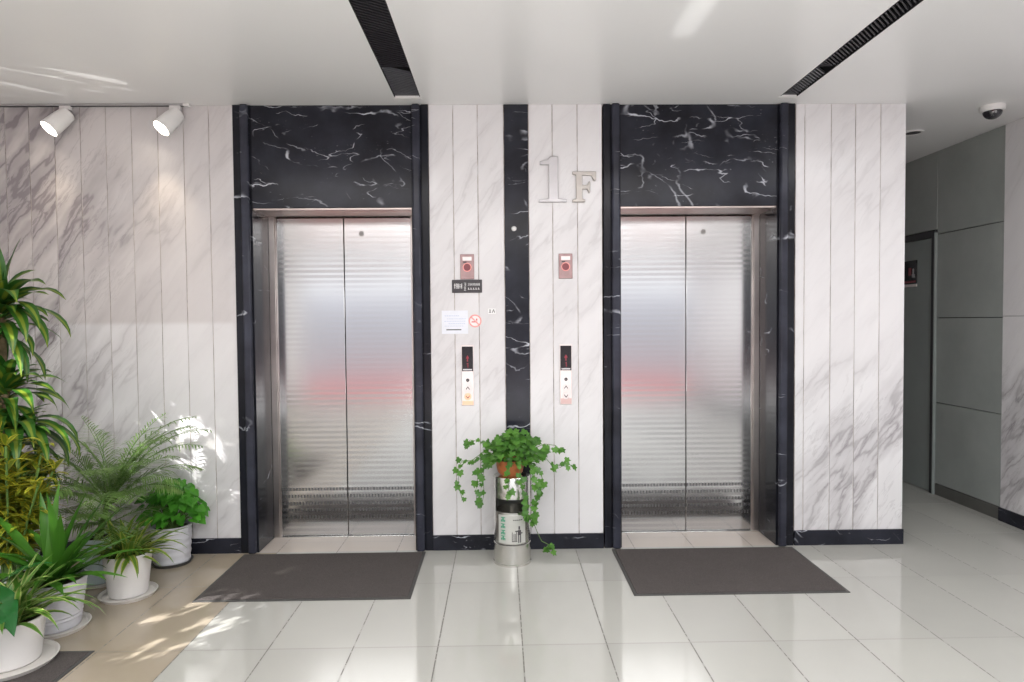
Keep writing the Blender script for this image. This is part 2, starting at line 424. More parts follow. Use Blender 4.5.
# door mats
def mat_thing(x0, x1, y0, y1, label, h=.009, name='door_mat'):
    b = BM(); bx(b, x0, x1, y0, y1, 0, h * .55); o = obj(name, b, M['rubber'], bevel=.002)
    tag(o, label, 'door mat', 'dark mats on the tiled floor')
    b = BM(); bx(b, x0 + .018, x1 - .018, y0 + .018, y1 - .018, h * .5, h); obj('pile', b, M['pile'], o, .002)
    return o
mat_thing(-1.405, -.203, -.780, -.042, 'dark brown-grey floor mat lying in front of the left elevator')
mat_thing(1.040, 2.256, -.783, -.042, 'dark brown-grey floor mat lying in front of the right elevator')
mat_thing(-2.9, -1.612, -2.6, -1.304, 'dark grey mat under the nearest white pot in the bottom left corner', .006)

# ------------------------------------------------------------------ ceiling air strips, camera, lights
def air_strip(x0, x1, label):
    xc = (x0 + x1) / 2; w = (x1 - x0) / 2
    t = thing('ceiling_vent', label, 'ceiling vent', (xc, -.15, H), 'long dark ceiling air strips')
    b = BM(); bx(b, -w, w, -7.85, 0, .075, .09); bx(b, -w, -w + .005, -7.85, 0, .0, .08); bx(b, w - .005, w, -7.85, 0, .0, .08)
    obj('housing', b, M['blackhole'], t)
    for y0, y1, m_ in ((-.465, -.006, 'darkmetal'), (-7.8, -.475, 'darkmetal')):
        b = BM(); y = y0
        while y < y1:
            # slanted thin slats
            v = [b.verts.new(p) for p in ((-w + .006, y, .006), (w - .006, y + .10, .006), (w - .006, y + .112, .006), (-w + .006, y + .012, .006),
                                          (-w + .006, y + .004, .022), (w - .006, y + .104, .022), (w - .006, y + .116, .022), (-w + .006, y + .016, .022))]
            for p in v: p.co.y = min(p.co.y, y1)
            for q in ((0, 1, 2, 3), (7, 6, 5, 4), (0, 4, 5, 1), (1, 5, 6, 2), (2, 6, 7, 3), (3, 7, 4, 0)): b.faces.new([v[i] for i in q])
            y += .030
        obj('grille', b, M['louver' if y0 > -1 else m_], t)
    b = BM(); bx(b, -w - .004, w + .004, .0, .034, -.008, -.0005); obj('end_plate', b, M['whitep'], t, .002)
    return t
M['louver'] = speckle('grey_louver', (.10, .10, .11), .4)
air_strip(ST[0][0], ST[0][1], 'long black slatted ceiling air strip ending above the left elevator')
air_strip(ST[1][0], ST[1][1], 'long black slatted ceiling air strip ending above the right elevator')

cam_t = thing('dome_camera', 'white dome security camera with dark bubble on the ceiling near the corridor', 'security camera', (3.66, .06, H))
b = BM(); lathe(b, [(0, 0), (.074, 0), (.076, -.012), (.070, -.034), (.058, -.038), (0, -.038)]); obj('camera_base', b, M['whitep'], cam_t)
b = BM(); lathe(b, [(.058, -.036)] + [(.058 * math.cos(a * PI / 16), -.036 - .052 * math.sin(a * PI / 16)) for a in range(1, 8)] + [(0, -.088)]); obj('bubble', b, M['dome'], cam_t)
b = BM(); bx(b, -.03, -.012, -.06, -.046, -.062, -.044); obj('lens_highlight', b, M['letter'], cam_t, .004)

dl = thing('recessed_downlight', 'small unlit recessed downlight in the corridor ceiling beside the marble wall edge', 'downlight', (3.50, .67, H))
b = BM(); lathe(b, [(.052, -.001), (.074, -.001), (.074, -.008), (.058, -.010), (.052, -.001)]); obj('trim_ring', b, M['whitep'], dl)
b = BM(); lathe(b, [(0, -.0015), (.056, -.0015), (.056, -.006), (0, -.006)]); obj('lamp_recess', b, M['darkmetal'], dl)

tr = thing('lighting_track', 'thin lighting track along the ceiling above the left marble wall', 'lighting track', (-2.6, -.032, H))
b = BM(); bx(b, -.95, .86, -.012, .012, -.014, -.0005); obj('rail', b, M['letter'], tr, .002)
b = BM(); bx(b, -.95, .86, -.005, .005, -.0175, -.0155); obj('slot', b, M['darkmetal'], tr)
b = BM(); bx(b, .86, .90, -.017, .017, -.018, -.0005); obj('end_cap', b, M['whitep'], tr, .002)
def spot(x, label):
    t = thing('track_spotlight', label, 'spotlight', (x, -.032, H - .0145), 'lit spotlights on the ceiling track')
    b = BM(); bx(b, -.035, .035, -.014, .014, -.026, 0); obj('adapter', b, M['whitep'], t, .003)
    # yoke from the adapter down to the head, head tilted to the left and towards the room
    b = BM(); tube(b, [(0, 0, -.02), (.022, 0, -.032), (.040, 0, -.055), (.048, -.020, -.085), (.040, -.045, -.108)], .006); tube(b, [(0, 0, -.02), (-.018, -.022, -.035), (-.046, -.050, -.075)], .005); obj('yoke', b, M['letter'], t)
    d = Vector((-.42, -.52, -.74)).normalized(); R = Vector((0, 0, -1)).rotation_difference(d).to_matrix().to_4x4()
    b = BM(); lathe(b, [(0, .085), (.034, .085), (.047, .074), (.054, .02), (.058, -.066), (.058, -.086), (.053, -.086), (.052, -.073), (0, -.073)])
    MX = Matrix.Translation((-.006, -.060, -.112)) @ R; b.transform(MX); h = obj('lamp_head', b, M['whitep'], t)
    b = BM(); lathe(b, [(0, -.0745), (.051, -.0745), (.051, -.080), (.025, -.085), (0, -.086)]); b.transform(MX); obj('lamp_face', b, M['lamp'], h)
    return t
spot(-2.50, 'lit white ceiling spotlight nearer the left edge, over the tall corn plant')
spot(-1.795, 'lit white ceiling spotlight nearer the left elevator frame')

# ------------------------------------------------------------------ things on the wall between the lifts
WY = .0008
def fire_switch(cx, label):
    t = thing('alarm_plate', label, 'alarm plate', (cx, WY, 1.90), 'pinkish fire switch plates on the marble wall')
    b = BM(); bx(b, -.046, .046, -.010, 0, -.083, .083); obj('plate', b, M['pink'], t, .003)
    b = BM(); bx(b, -.030, .030, -.0125, -.0095, .040, .066); obj('window', b, M['lightpink'], t, .001)
    b = BM(); disc(b, .023, -.015, -.009, 0, -.004); obj('round_button', b, M['darkred'], t, .002)
    b = BM(); ring(b, .023, .030, -.0125, -.009, 0, -.004); obj('button_ring', b, M['salmon'], t)
    b = BM(); bx(b, -.026, -.004, -.0125, -.0095, .026, .034); obj('printed_mark', b, M['ink'], t)
    return t
fire_switch(.090, 'pinkish square fire switch plate just above the small black sign')
fire_switch(.745, 'pinkish square fire switch plate below the 1F sign')

t = thing('wall_sign', 'small black sign with white lettering under the left fire switch plate', 'sign', (.0875, WY, 1.771))
b = BM(); bx(b, -.1, .1, -.008, 0, -.043, .043); obj('sign_board', b, M['signblack'], t, .002)
b = BM()
def strokes(bm, segs, ox, oz, sx, sz, y0, y1):
    for x0, x1, z0, z1 in segs: bx(bm, ox + x0 * sx, ox + x1 * sx, y0, y1, oz + z0 * sz, oz + z1 * sz)
BIG1 = [(.1, .25, 0, 1), (0, .4, .62, .74), (.5, .62, 0, 1), (.45, 1, .45, .56), (.82, .95, 0, .9), (.45, 1, .85, .95)]
BIG2 = [(0, .16, 0, 1), (.16, .8, .44, .56), (.78, .95, 0, 1), (.3, .6, .75, .86), (.3, .6, .12, .22)]
strokes(b, BIG1, -.086, -.016, .026, .034, -.0095, -.0078); strokes(b, BIG2, -.057, -.016, .026, .034, -.0095, -.0078)
THREE = [(0, .7, .9, 1), (.6, .75, 0, 1), (.1, .7, .46, .56), (0, .7, 0, .1)]
strokes(b, THREE, -.020, .0, .018, .022, -.0095, -.0078); strokes(b, [(0, .7, .9, 1), (.3, .45, 0, 1), (0, .8, 0, .12), (.1, .7, .5, .6)], -.020, -.028, .018, .022, -.0095, -.0078)
for i in range(5):
    strokes(b, (THREE, BIG2, BIG1, [(0, .12, 0, 1), (.5, .62, 0, 1), (0, .9, .45, .55), (.85, .97, 0, 1)], BIG2)[i], .006 + i * .0165, .003, .0135, .017, -.0095, -.0078)
    bx(b, .006 + i * .0165, .018 + i * .0165, -.0095, -.0078, -.022, -.019); bx(b, .008 + i * .0165, .012 + i * .0165, -.0095, -.0078, -.019, -.010)
obj('lettering', b, M['white'], t)

t = thing('paper_notice', 'pale blue paper notice with faint blue lines of writing left of the red prohibition sticker', 'notice', (.012, WY, 1.535))
b = BM(); bx(b, -.095, .080, -.0015, 0, -.080, .075); obj('sheet', b, M['paper'], t)
b = BM()
for i, (x0, x1, z, h) in enumerate(((-.075, .02, .040, .005), (-.060, .066, .020, .004), (-.078, .066, .004, .004), (-.050, .060, -.012, .004), (-.075, .05, -.028, .003))):
    x = x0
    while x < x1:
        w = rnd.uniform(.006, .014); bx(b, x, min(x + w, x1), -.0022, -.0014, z - h / 2, z + h / 2); x += w + .004
obj('blue_writing', b, M['blueink'], t)
b = BM(); bx(b, -.065, .035, -.0022, -.0014, -.056, -.049); obj('dark_line', b, M['ink'], t)

t = thing('prohibition_sticker', 'round red and white prohibition sticker beside the pale notice', 'sticker', (.139, WY, 1.540))
b = BM(); disc(b, .044, -.0016, 0, 0, 0); obj('sticker_face', b, M['lightpink'], t)
b = BM(); ring(b, .034, .043, -.0026, -.0012, 0, 0)
c = math.cos(PI / 4); prism(b, [(-.029, .023), (-.023, .029), (.029, -.023), (.023, -.029)], -.0026, -.0012); obj('red_ring', b, M['salmon'], t)
b = BM(); bx(b, -.024, .006, -.0022, -.0013, -.010, -.003); bx(b, .008, .014, -.0022, -.0013, -.010, -.003); prism(b, [(.008, 0), (.016, .004), (.013, .018), (.006, .012)], -.0022, -.0013); obj('cigarette_mark', b, M['red'], t)

t = thing('small_tag', 'tiny printed 1A mark stuck on the white marble near the black strip', 'tag', (.252, WY, 1.604))
b = BM(); bx(b, -.026, .026, -.001, 0, -.018, .018); obj('tag_face', b, M['white'], t)
b = BM(); bx(b, -.016, -.010, -.0018, -.0009, -.010, .012); bx(b, -.021, -.005, -.0018, -.0009, -.010, -.007)
prism(b, [(.000, -.010), (.005, -.010), (.010, .006), (.015, -.010), (.020, -.010), (.012, .012), (.008, .012)], -.0018, -.0009); obj('printed_mark', b, M['ink'], t)

def call_panel(cx, label, lit):
    t = thing('call_panel', label, 'elevator call panel', (cx, WY, 1.175), 'elevator call panels')
    b = BM(); bx(b, -.041, .041, -.008, 0, -.200, .205); obj('face_plate', b, M['lightpink'], t, .003)
    b = BM(); bx(b, -.037, .037, -.0115, -.0075, .030, .195); dsp = obj('display', b, M['black'], t, .003)
    b = BM()                                             # red arrow and figure one, dim
    prism(b, [(-.012, 0), (0, .022), (.012, 0), (.004, 0), (.004, -.02), (-.004, -.02), (-.004, 0)], -.0125, -.0112, 0, .115)
    bx(b, .000, .005, -.0125, -.0112, .055, .086); bx(b, -.006, .0, -.0125, -.0112, .078, .082)
    obj('red_figure', b, M['led'], dsp)
    b = BM(); bx(b, -.030, .030, -.0125, -.0112, .036, .045); obj('bottom_bar', b, M['letter'], dsp)
    b = BM(); ring(b, .004, .011, -.0105, -.0078, 0, -.030); bx(b, -.002, .002, -.0105, -.0078, -.038, -.022); obj('key_switch', b, M['ink'], t)
    for z, up in ((-.085, 1), (-.140, -1)):
        b = BM(); disc(b, .024, -.012, -.0078, 0, z); k = obj('call_button', b, M['glow'] if (lit and up < 0) else M['lightpink'], t, .002)
        b = BM(); prism(b, [(-.012, -.010), (0, .006), (.012, -.010), (.012, -.002), (0, .014), (-.012, -.002)] if up > 0 else [(-.012, .010), (0, -.006), (.012, .010), (.012, .002), (0, -.014), (-.012, .002)], -.0135, -.0118, 0, z); obj('arrow_mark', b, M['ink'], k)
    b = BM(); bx(b, -.036, .036, -.0095, -.0078, -.195, -.168 if lit else -.158)
    obj('lower_strip', b, M['glow'] if lit else M['salmon2'], t)
    return t
M['salmon2'] = speckle('faded_pink', (.72, .50, .48), .5, .05, 20)
call_panel(.086, 'elevator call panel with black display, lower end glowing orange, under the paper notice', True)
call_panel(.743, 'elevator call panel with black display and unlit pink lower end, right of the black strip', False)

# numerals (slab serif outlines)
ONE = [(0, 0), (1.0, 0), (1.0, .10), (.72, .13), (.72, 2.9), (.42, 2.9), (.30, 2.72), (0, 2.62), (0, 2.50), (.34, 2.50), (.34, .13), (0, .10)]
b = BM(); prism(b, [(x * .150 - .004, z * .1033) for x, z in [(0, 0), (1.24, 0), (1.24, .16), (.86, .24), (.86, 2.9), (.50, 2.9), (.40, 2.68), (.06, 2.60), (.06, 2.38), (.44, 2.38), (.44, .24), (0, .16)]], -.022, 0)
o = obj('floor_numeral', b, M['letter'], bevel=.003, loc=(.573, WY, 2.322)); tag(o, 'tall grey metal numeral 1 on the white marble left of the letter F', 'numeral')
b = BM(); prism(b, [(0, 0), (.085, 0), (.085, .016), (.066, .022), (.066, .085), (.098, .085), (.108, .062), (.118, .062), (.118, .135), (.108, .135), (.098, .110), (.066, .110), (.066, .176), (.125, .176), (.142, .138), (.158, .142), (.158, .200), (0, .200), (0, .184), (.024, .178), (.024, .022), (0, .016)], -.022, 0)
o = obj('floor_letter', b, M['lettertan'], bevel=.003, loc=(.792, WY, 2.322)); tag(o, 'shorter grey metal letter F right of the tall numeral 1', 'letter')
b = BM(); lathe(b, [(0, .014), (.010, .012), (.016, .006), (.017, 0), (0, 0)], segs=20); b.transform(Matrix.Rotation(PI / 2, 4, 'X'))
o = obj('round_cap', b, M['white'], loc=(.403, -.006, 2.150)); tag(o, 'small round white cap on the black marble strip', 'cap')

# corridor door sign
t = thing('door_sign', 'small dark sign with red and white marks on the grey corridor door', 'sign', (4.082, 1.60, 1.955))
b = BM(); bx(b, -.008, 0, -.095, .095, -.105, .105); obj('sign_board', b, M['black'], t, .002)
b = BM(); bx(b, -.0095, -.0075, -.07, -.03, -.05, -.02); bx(b, -.0095, -.0075, -.06, -.04, -.02, .03); obj('white_figure', b, M['letter'], t)
b = BM(); bx(b, -.0095, -.0075, -.085, .085, -.098, -.078); bx(b, -.0095, -.0075, -.02, .02, -.03, .04); obj('red_mark', b, M['darkred'], t)
b = BM(); bx(b, -.009, 0, -.095, .095, -.135, -.112); obj('name_strip', b, M['lightpink'], t, .001)

# ------------------------------------------------------------------ bin
BXc, BYc, BR = .372, -.215, .118
t = thing('litter_bin', 'round brushed steel litter bin standing on the tiles under the ivy', 'litter bin', (BXc, BYc, 0))
b = BM(); lathe(b, [(0, 0), (BR + .003, 0), (BR + .003, .012), (BR, .014), (BR, .132), (BR - .004, .135)]); obj('base_drum', b, M['binsteel'], t)
b = BM(); lathe(b, [(BR - .006, .135), (BR - .006, .140)]); obj('dark_gap', b, M['darkmetal'], t)
b = BM(); lathe(b, [(BR - .004, .139), (BR, .142), (BR, .340), (BR - .004, .343), (BR - .02, .343), (BR - .02, .23), (0, .23)]); body = obj('body', b, M['binsteel'], t)
b = BM(); lathe(b, [(BR - .018, .330), (BR - .018, .430)], a0=math.radians(20), a1=math.radians(160)); obj('opening_back', b, M['greybase'], t)
for a in (172, 8):
    b = BM(); lathe(b, [(BR, .340), (BR, .430)], segs=6, a0=math.radians(a - 36), a1=math.radians(a + 36)); lathe(b, [(BR - .012, .340), (BR - .012, .430)], segs=6, a0=math.radians(a - 36), a1=math.radians(a + 36)); obj('side_post', b, M['binsteel'], t)
b = BM(); lathe(b, [(0, .420), (BR - .015, .420), (BR, .424), (BR, .550), (BR - .004, .557), (BR - .016, .557), (BR - .018, .5575), (0, .5575)]); obj('ash_tray_top', b, M['binsteel'], t)
# curved label with green characters and litter pictogram
def arc_box(bm, a0, a1, z0, z1, r0, r1, n=4):
    ra, rb = math.radians(-90 + a0), math.radians(-90 + a1); P = []
    for i in range(n + 1):
        a = ra + (rb - ra) * i / n; c_, s_ = math.cos(a), math.sin(a)
        P.append([bm.verts.new((r * c_, r * s_, z)) for r, z in ((r1, z0), (r1, z1), (r0, z1), (r0, z0))])
    for A, B in zip(P, P[1:]):
        for k in range(4): bm.faces.new((A[k], B[k], B[(k + 1) % 4], A[(k + 1) % 4]))
    bm.faces.new(P[0]); bm.faces.new(P[-1][::-1])
b = BM(); arc_box(b, -46, 42, .150, .326, BR - .001, BR + .0022, 16); lab = obj('label_plate', b, M['pale'], t)
b = BM(); r0, r1 = BR + .001, BR + .0034
for i, z in enumerate((.285, .245, .205, .170)):
    for a0, a1, z0, z1 in ((-36, -22, .024, .029), (-31, -27, 0, .029), (-36, -22, .010, .014), (-36, -33, 0, .012), (-25, -22, .0, .012)):
        arc_box(b, a0, a1, z + z0, z + z1, r0, r1, 2)
obj('green_characters', b, M['green'], lab)
b = BM()
arc_box(b, -1, 14, 0.162, 0.166, r0, r1); arc_box(b, -2, 0, 0.162, 0.222, r0, r1); arc_box(b, 11, 13, 0.162, 0.222, r0, r1); arc_box(b, 3, 5, 0.167, 0.212, r0, r1); arc_box(b, 7, 9, 0.167, 0.212, r0, r1)
arc_box(b, 18, 23, 0.237, 0.258, r0, r1); arc_box(b, 16, 26, 0.202, 0.234, r0, r1); arc_box(b, 17, 20, 0.154, 0.204, r0, r1); arc_box(b, 23, 26, 0.154, 0.204, r0, r1); arc_box(b, 8, 17, 0.224, 0.231, r0, r1); arc_box(b, 25, 31, 0.210, 0.218, r0, r1)
obj('pictogram', b, M['ink'], lab)
b = BM()
for a in (2, 8, 14, 20, 26): arc_box(b, a, a + 4, 0.294, 0.300, r0, r1)
obj('small_lettering', b, M['ink'], lab)

# ------------------------------------------------------------------ plants
UP = Vector((0, 0, 1))
class Fol:
    def __init__(s): s.bm = bmesh.new(); s.uv = s.bm.loops.layers.uv.new('UVMap')
    def face(s, vs, uvs):
        f = s.bm.faces.new(vs); f.smooth = True
        for l, u in zip(f.loops, uvs): l[s.uv].uv = u
    def blade(s, base, d, L, W, droop=.8, n=7, fold=.22, prof=.75, wave=0., base_w=.25, r=None):
        """one long leaf: starts along d, bends down by droop radians over its length"""
        d = Vector(d).normalized(); p = Vector(base)
        side = d.cross(UP)
        if side.length < .08: side = Vector((rnd.uniform(-1, 1), rnd.uniform(-1, 1), 0))
        side.normalize(); rows = []
        for i in range(n + 1):
            tt = i / n
            w = W * .5 * max(0, (base_w * (1 - tt) + math.sin(PI * min(1, tt ** prof)) * 1.0)) if tt < 1 else 0
            w = min(w, W * .5)
            nrm = side.cross(d).normalized()
            wv = wave * math.sin(tt * 9 + base[0] * 50)
            if i == n: rows.append([s.bm.verts.new(p)])
            else: rows.append([s.bm.verts.new(p - side * w + nrm * (fold * w + wv)), s.bm.verts.new(p), s.bm.verts.new(p + side * w + nrm * (fold * w - wv))])
            ang = droop / n * (.4 + 1.2 * tt)
            hd = Vector((d.x, d.y, 0))
            el = math.atan2(d.z, hd.length) - ang
            el = max(el, -1.45)
            hd = hd.normalized() if hd.length > 1e-4 else Vector((side.y, -side.x, 0))
            d = hd * math.cos(el) + UP * math.sin(el)
            p = p + d * (L / n)
        for i in range(n):
            A, B = rows[i], rows[i + 1]; t0, t1 = i / n, (i + 1) / n
            if len(B) == 1:
                s.face([A[0], A[1], B[0]], [(0, t0), (.5, t0), (.5, t1)]); s.face([A[1], A[2], B[0]], [(.5, t0), (1, t0), (.5, t1)])
            else:
                s.face([A[0], A[1], B[1], B[0]], [(0, t0), (.5, t0), (.5, t1), (0, t1)]); s.face([A[1], A[2], B[2], B[1]], [(.5, t0), (1, t0), (1, t1), (.5, t1)])
    HEART = [(0, 0), (.30, -.12), (.52, .10), (.46, .45), (.22, .78), (0, 1.05), (-.22, .78), (-.46, .45), (-.52, .10), (-.30, -.12)]
    IVY = [(0, .0), (.28, -.16), (.55, .05), (.40, .30), (.52, .62), (.20, .64), (0, 1.0), (-.20, .64), (-.52, .62), (-.40, .30), (-.55, .05), (-.28, -.16)]
    def flat(s, base, d, nrm, size, shape, fold=.25):
        d = Vector(d).normalized(); nrm = Vector(nrm); sd = d.cross(nrm).normalized(); nrm = sd.cross(d).normalized()
        vs = [s.bm.verts.new(Vector(base) + (d * y + sd * x + nrm * (abs(x) * fold - .12 * y * y)) * size) for x, y in shape]
        c = s.bm.verts.new(Vector(base) + d * size * .38)
        n = len(vs)
        for i in range(n):
            j = (i + 1) % n
            s.face([c, vs[i], vs[j]], [(.5, .4), (.5 + shape[i][0] * .9, shape[i][1]), (.5 + shape[j][0] * .9, shape[j][1])])
    def done(s, name, m, parent): return obj(name, s.bm, m, parent, fixn=False)

def pot(parent, rt, rb, h, m, rim=.0, ribs=0, saucer=None, z=0.0, sm=None):
    zb = .012 if saucer else 0.
    prof = [(0, zb), (rb * .96, zb), (rb, zb + .006)]
    n = 24
    for i in range(1, n):
        tt = i / n; r = rb + (rt - rb) * tt
        if ribs: r += .0022 * math.sin(tt * ribs * 2 * PI)
        prof.append((r, zb + h * tt))
    prof += [(rt + rim, zb + h - .004), (rt + rim, zb + h), (rt - .008, zb + h), (rt - .012, zb + h - .03), (0, zb + h - .03)]
    b = BM(); lathe(b, prof, (0, 0, z), 40); p = obj('pot', b, m, parent)
    b = BM(); lathe(b, [(0, zb + h - .026), (rt - .013, zb + h - .026)], (0, 0, z), 24); obj('soil', b, M['soil'], p)
    if saucer:
        b = BM(); lathe(b, [(0, .0), (saucer - .014, .0), (saucer, .020), (saucer - .006, .021), (saucer - .018, .009), (0, .009)], (0, 0, z), 40); obj('saucer', b, sm or M['saucer'], parent)
    return zb + h - .03 + z

L_corn = leaf_mat('corn_plant_leaf', (.016, .075, .012), (.05, .17, .022), (.38, .42, .04), 'mid', .5)
L_yell = leaf_mat('yellow_edged_leaf', (.10, .17, .014), (.30, .33, .03), (.62, .54, .05), 'edge', .9)
L_palm = leaf_mat('parlour_palm_leaf', (.10, .20, .045), (.26, .40, .12), None, trans=.35)
L_blade = leaf_mat('broad_blade_leaf', (.03, .13, .014), (.09, .25, .026), None, trans=.25)
L_spid = leaf_mat('striped_spider_leaf', (.05, .14, .016), (.12, .24, .026), (.46, .46, .10), 'edge', .75)
L_spid2 = leaf_mat('striped_spider_leaf_pale', (.05, .16, .02), (.12, .27, .035), (.48, .52, .18), 'edge', .7)
L_poth = leaf_mat('glossy_heart_leaf', (.04, .20, .018), (.11, .38, .04), None, trans=.3, rough=.28)
L_ivy = leaf_mat('ivy_leaf', (.035, .135, .02), (.13, .32, .045), None, trans=.3)
L_big = leaf_mat('dark_paddle_leaf', (.010, .07, .018), (.028, .15, .035), None, trans=.12, rough=.22)

def pol(a, el): return Vector((math.cos(a) * math.cos(el), math.sin(a) * math.cos(el), math.sin(el)))
U = rnd.uniform

# tall corn plant
t = thing('corn_plant', 'tall corn plant with arching dark leaves striped yellow at the left edge', 'potted plant', (-2.54, -.60, 0))
zs = pot(t, .165, .13, .26, M['potwhite'])
b = BM()
canes = [((.02, 0), (.015, -.0), 1.60), ((-.05, .03), (.05, -.03), 1.14), ((.05, -.05), (.10, -.06), .86)]
for (x0, y0), (x1, y1), h in canes: tube(b, [(x0, y0, zs - .01), ((x0 + x1) / 2 - .006, (y0 + y1) / 2, (zs + h) / 2), (x1, y1, h + .03)], .023, 10, .018)
obj('cane', b, M['bark'], t)
f = Fol()
for (x0, y0), (x1, y1), h in canes:
    n = 46 if h > 1.5 else 38
    for i in range(n):
        k = i / n; a = i * 2.4 + U(-.3, .3)
        if math.sin(a) > .45 and U(0, 1) < .5: a = -a
        el = -.25 + 1.4 * k + U(-.15, .15)
        L = U(.28, .44) * (1.0 if k < .75 else .85)
        dv = pol(a, el)
        if dv.y > 0: L *= .8
        f.blade((x1, y1, h - .14 + .22 * k), dv, L, U(.050, .075), droop=U(1.3, 2.3) * (1.1 - .55 * k), n=8, wave=.005)
for a, el, L in ((-.1, .75, .44), (-.5, .35, .46), (.12, .2, .45), (-.75, .7, .42), (-.3, 1.0, .40), (-.2, .0, .42), (-.6, .1, .42), (-2., 1.4, .40), (-1.2, 1.45, .42), (.5, 1.45, .42)):
    f.blade((.015, 0, 1.64), pol(a, el), L, .075, droop=1.6 if el < 1.2 else .3, n=9, wave=.005)
for a, el, L in ((-.2, .5, .38), (.05, .25, .40), (-.6, .3, .40), (-.4, .8, .36), (.1, .7, .36)):
    f.blade((.05, -.03, 1.16), pol(a, el), L, .066, droop=1.4, n=9, wave=.005)
for a, el, L in ((-.3, .62, .52), (-.55, .5, .50), (.0, .5, .48), (-.9, .5, .48), (-.15, .75, .50), (-.7, .75, .46), (-.05, .3, .44)):
    f.blade((.10, -.06, .93), pol(a, el), L, .078, droop=2.1, n=9, wave=.005)
f.done('foliage', L_corn, t)

# yellow shrub
t = thing('yellow_shrub', 'bushy shrub with yellow-edged pointed leaves below the tall corn plant', 'potted plant', (-2.30, -.90, 0))
zs = pot(t, .125, .10, .22, M['potlilac'])
b = BM(); f = Fol()
for k in range(18):
    a = k * 2.4; r = .02 + .016 * (k % 6); tx, ty = math.cos(a) * (r * 2.4 + .03), math.sin(a) * (r * 1.5 + .02); h = U(.66, .98)
    tube(b, [(math.cos(a) * r * .5, math.sin(a) * r * .5, zs - .01), (tx * .6, ty * .6, zs + (h - zs) * .6), (tx, ty, h)], .006, 6)
    for i in range(52):
        z = U(zs + .12, h + .02); kk = (z - zs) / (h - zs)
        q = Vector((tx * kk, ty * kk, z)); aa = i * 2.4 + U(-.4, .4)
        f.blade(q, pol(aa, U(-.1, .75) + .25 * kk), U(.09, .17), U(.022, .036), droop=U(.6, 1.5), n=4)
obj('stems', b, M['stem'], t); f.done('foliage', L_yell, t)

# parlour palm
t = thing('parlor_palm', 'feathery parlor palm with fine light green fronds against the marble wall', 'potted plant', (-2.10, -.46, 0))
zs = pot(t, .110, .09, .27, M['potblue'], saucer=.13)
b = BM(); f = Fol()
def frond(b, f, base, a, el, L, droop, leaf=.13, n=22):
    p = Vector(base); d = pol(a, el); pts = [p.copy()]; m = n + 5
    for i in range(m):
        tt = i / m; el2 = math.asin(max(-1, min(1, d.z))) - droop / m * (.3 + 1.4 * tt); d = pol(a, el2); p = p + d * (L / m); pts.append(p.copy())
        if i >= 5:
            k = (i - 5) / n; side = d.cross(UP).normalized(); ll = leaf * (math.sin(PI * min(1, .18 + .80 * k)) * .85 + .15)
            for s in (-1, 1):
                f.blade(p, (side * s * 1.0 + d * .75 + UP * U(-.12, .28)), ll * U(.85, 1.1), .0085, droop=U(.4, 1.0), n=3, fold=.1)
    tube(b, pts, .0035, 5, .0012)
for i in range(34):
    a = i * 2.4 + U(-.2, .2); el = U(.55, 1.42); L = U(.50, .72) * (.72 + .3 * math.sin(el))
    reach = L * math.cos(el - .35)
    if math.sin(a) > 0 and reach * math.sin(a) > .36: L *= .36 / (reach * math.sin(a))
    if math.cos(a) < 0: L *= .85
    frond(b, f, (.07 + U(-.03, .03), U(-.03, .03), zs + .22), a, el, L, U(.8, 1.3) * (1.5 - .5 * el), U(.12, .17), 28)
for i in range(14):
    frond(b, f, (.05 + U(-.03, .03), U(-.03, .03), zs + .10), -.6 - i * .36 + U(-.2, .2), U(.25, .75), U(.32, .46), U(.6, 1.2), U(.11, .16), 22)
for a, el, L in ((.2, 1.1, .74), (-.1, 1.0, .72), (.05, 1.25, .76), (-.4, 1.15, .70), (.5, 1.2, .66)): frond(b, f, (.07, 0, zs + .22), a, el, L, 1.2, .15, 30)
for k in range(6): tube(b, [(U(-.03, .03), U(-.03, .03), zs - .01), (.07 + U(-.015, .015), U(-.02, .02), zs + .25)], .008, 6)
obj('stems', b, M['stem'], t); f.done('foliage', L_palm, t)

# broad-bladed plant in the ribbed pot
t = thing('blade_plant', 'plant with long upright green blades in the ribbed lilac pot, behind the nearest pot', 'potted plant', (-1.955, -1.06, 0))
zs = pot(t, .140, .106, .245, M['potlilac'], ribs=11, saucer=.152)
f = Fol()
for a, el, L, w, dr in ((2.95, 1.0, .55, .055, .5), (2.4, 1.28, .50, .055, .25), (1.6, 1.42, .52, .05, .15), (-1.57, 1.48, .50, .058, .15), (.5, 1.18, .52, .055, .3), (.1, .98, .55, .055, .35), (-.15, .72, .55, .055, .45), (-.5, .95, .50, .055, .5),
                        (-.9, 1.25, .46, .052, .35), (3.3, .8, .45, .055, .8), (-2.2, 1.15, .44, .052, .5), (-.05, .35, .42, .055, .6), (.35, .55, .45, .05, .7), (-1.2, .7, .36, .05, .9), (-2.6, .6, .38, .05, .9), (2.8, .5, .40, .05, .9), (-1.8, .95, .40, .05, .6), (.0, 1.3, .50, .05, .2)):
    f.blade((U(-.03, .03), U(-.03, .03), zs), pol(a, el), L, w, dr, n=9, fold=.35, prof=.62, base_w=.5)
for i in range(30):
    f.blade((U(-.04, .04), U(-.04, .04), zs), pol(i * 2.4, U(.25, 1.2)), U(.26, .44), U(.038, .052), U(.5, 1.2), n=7, fold=.3, base_w=.5)
f.done('foliage', L_blade, t)

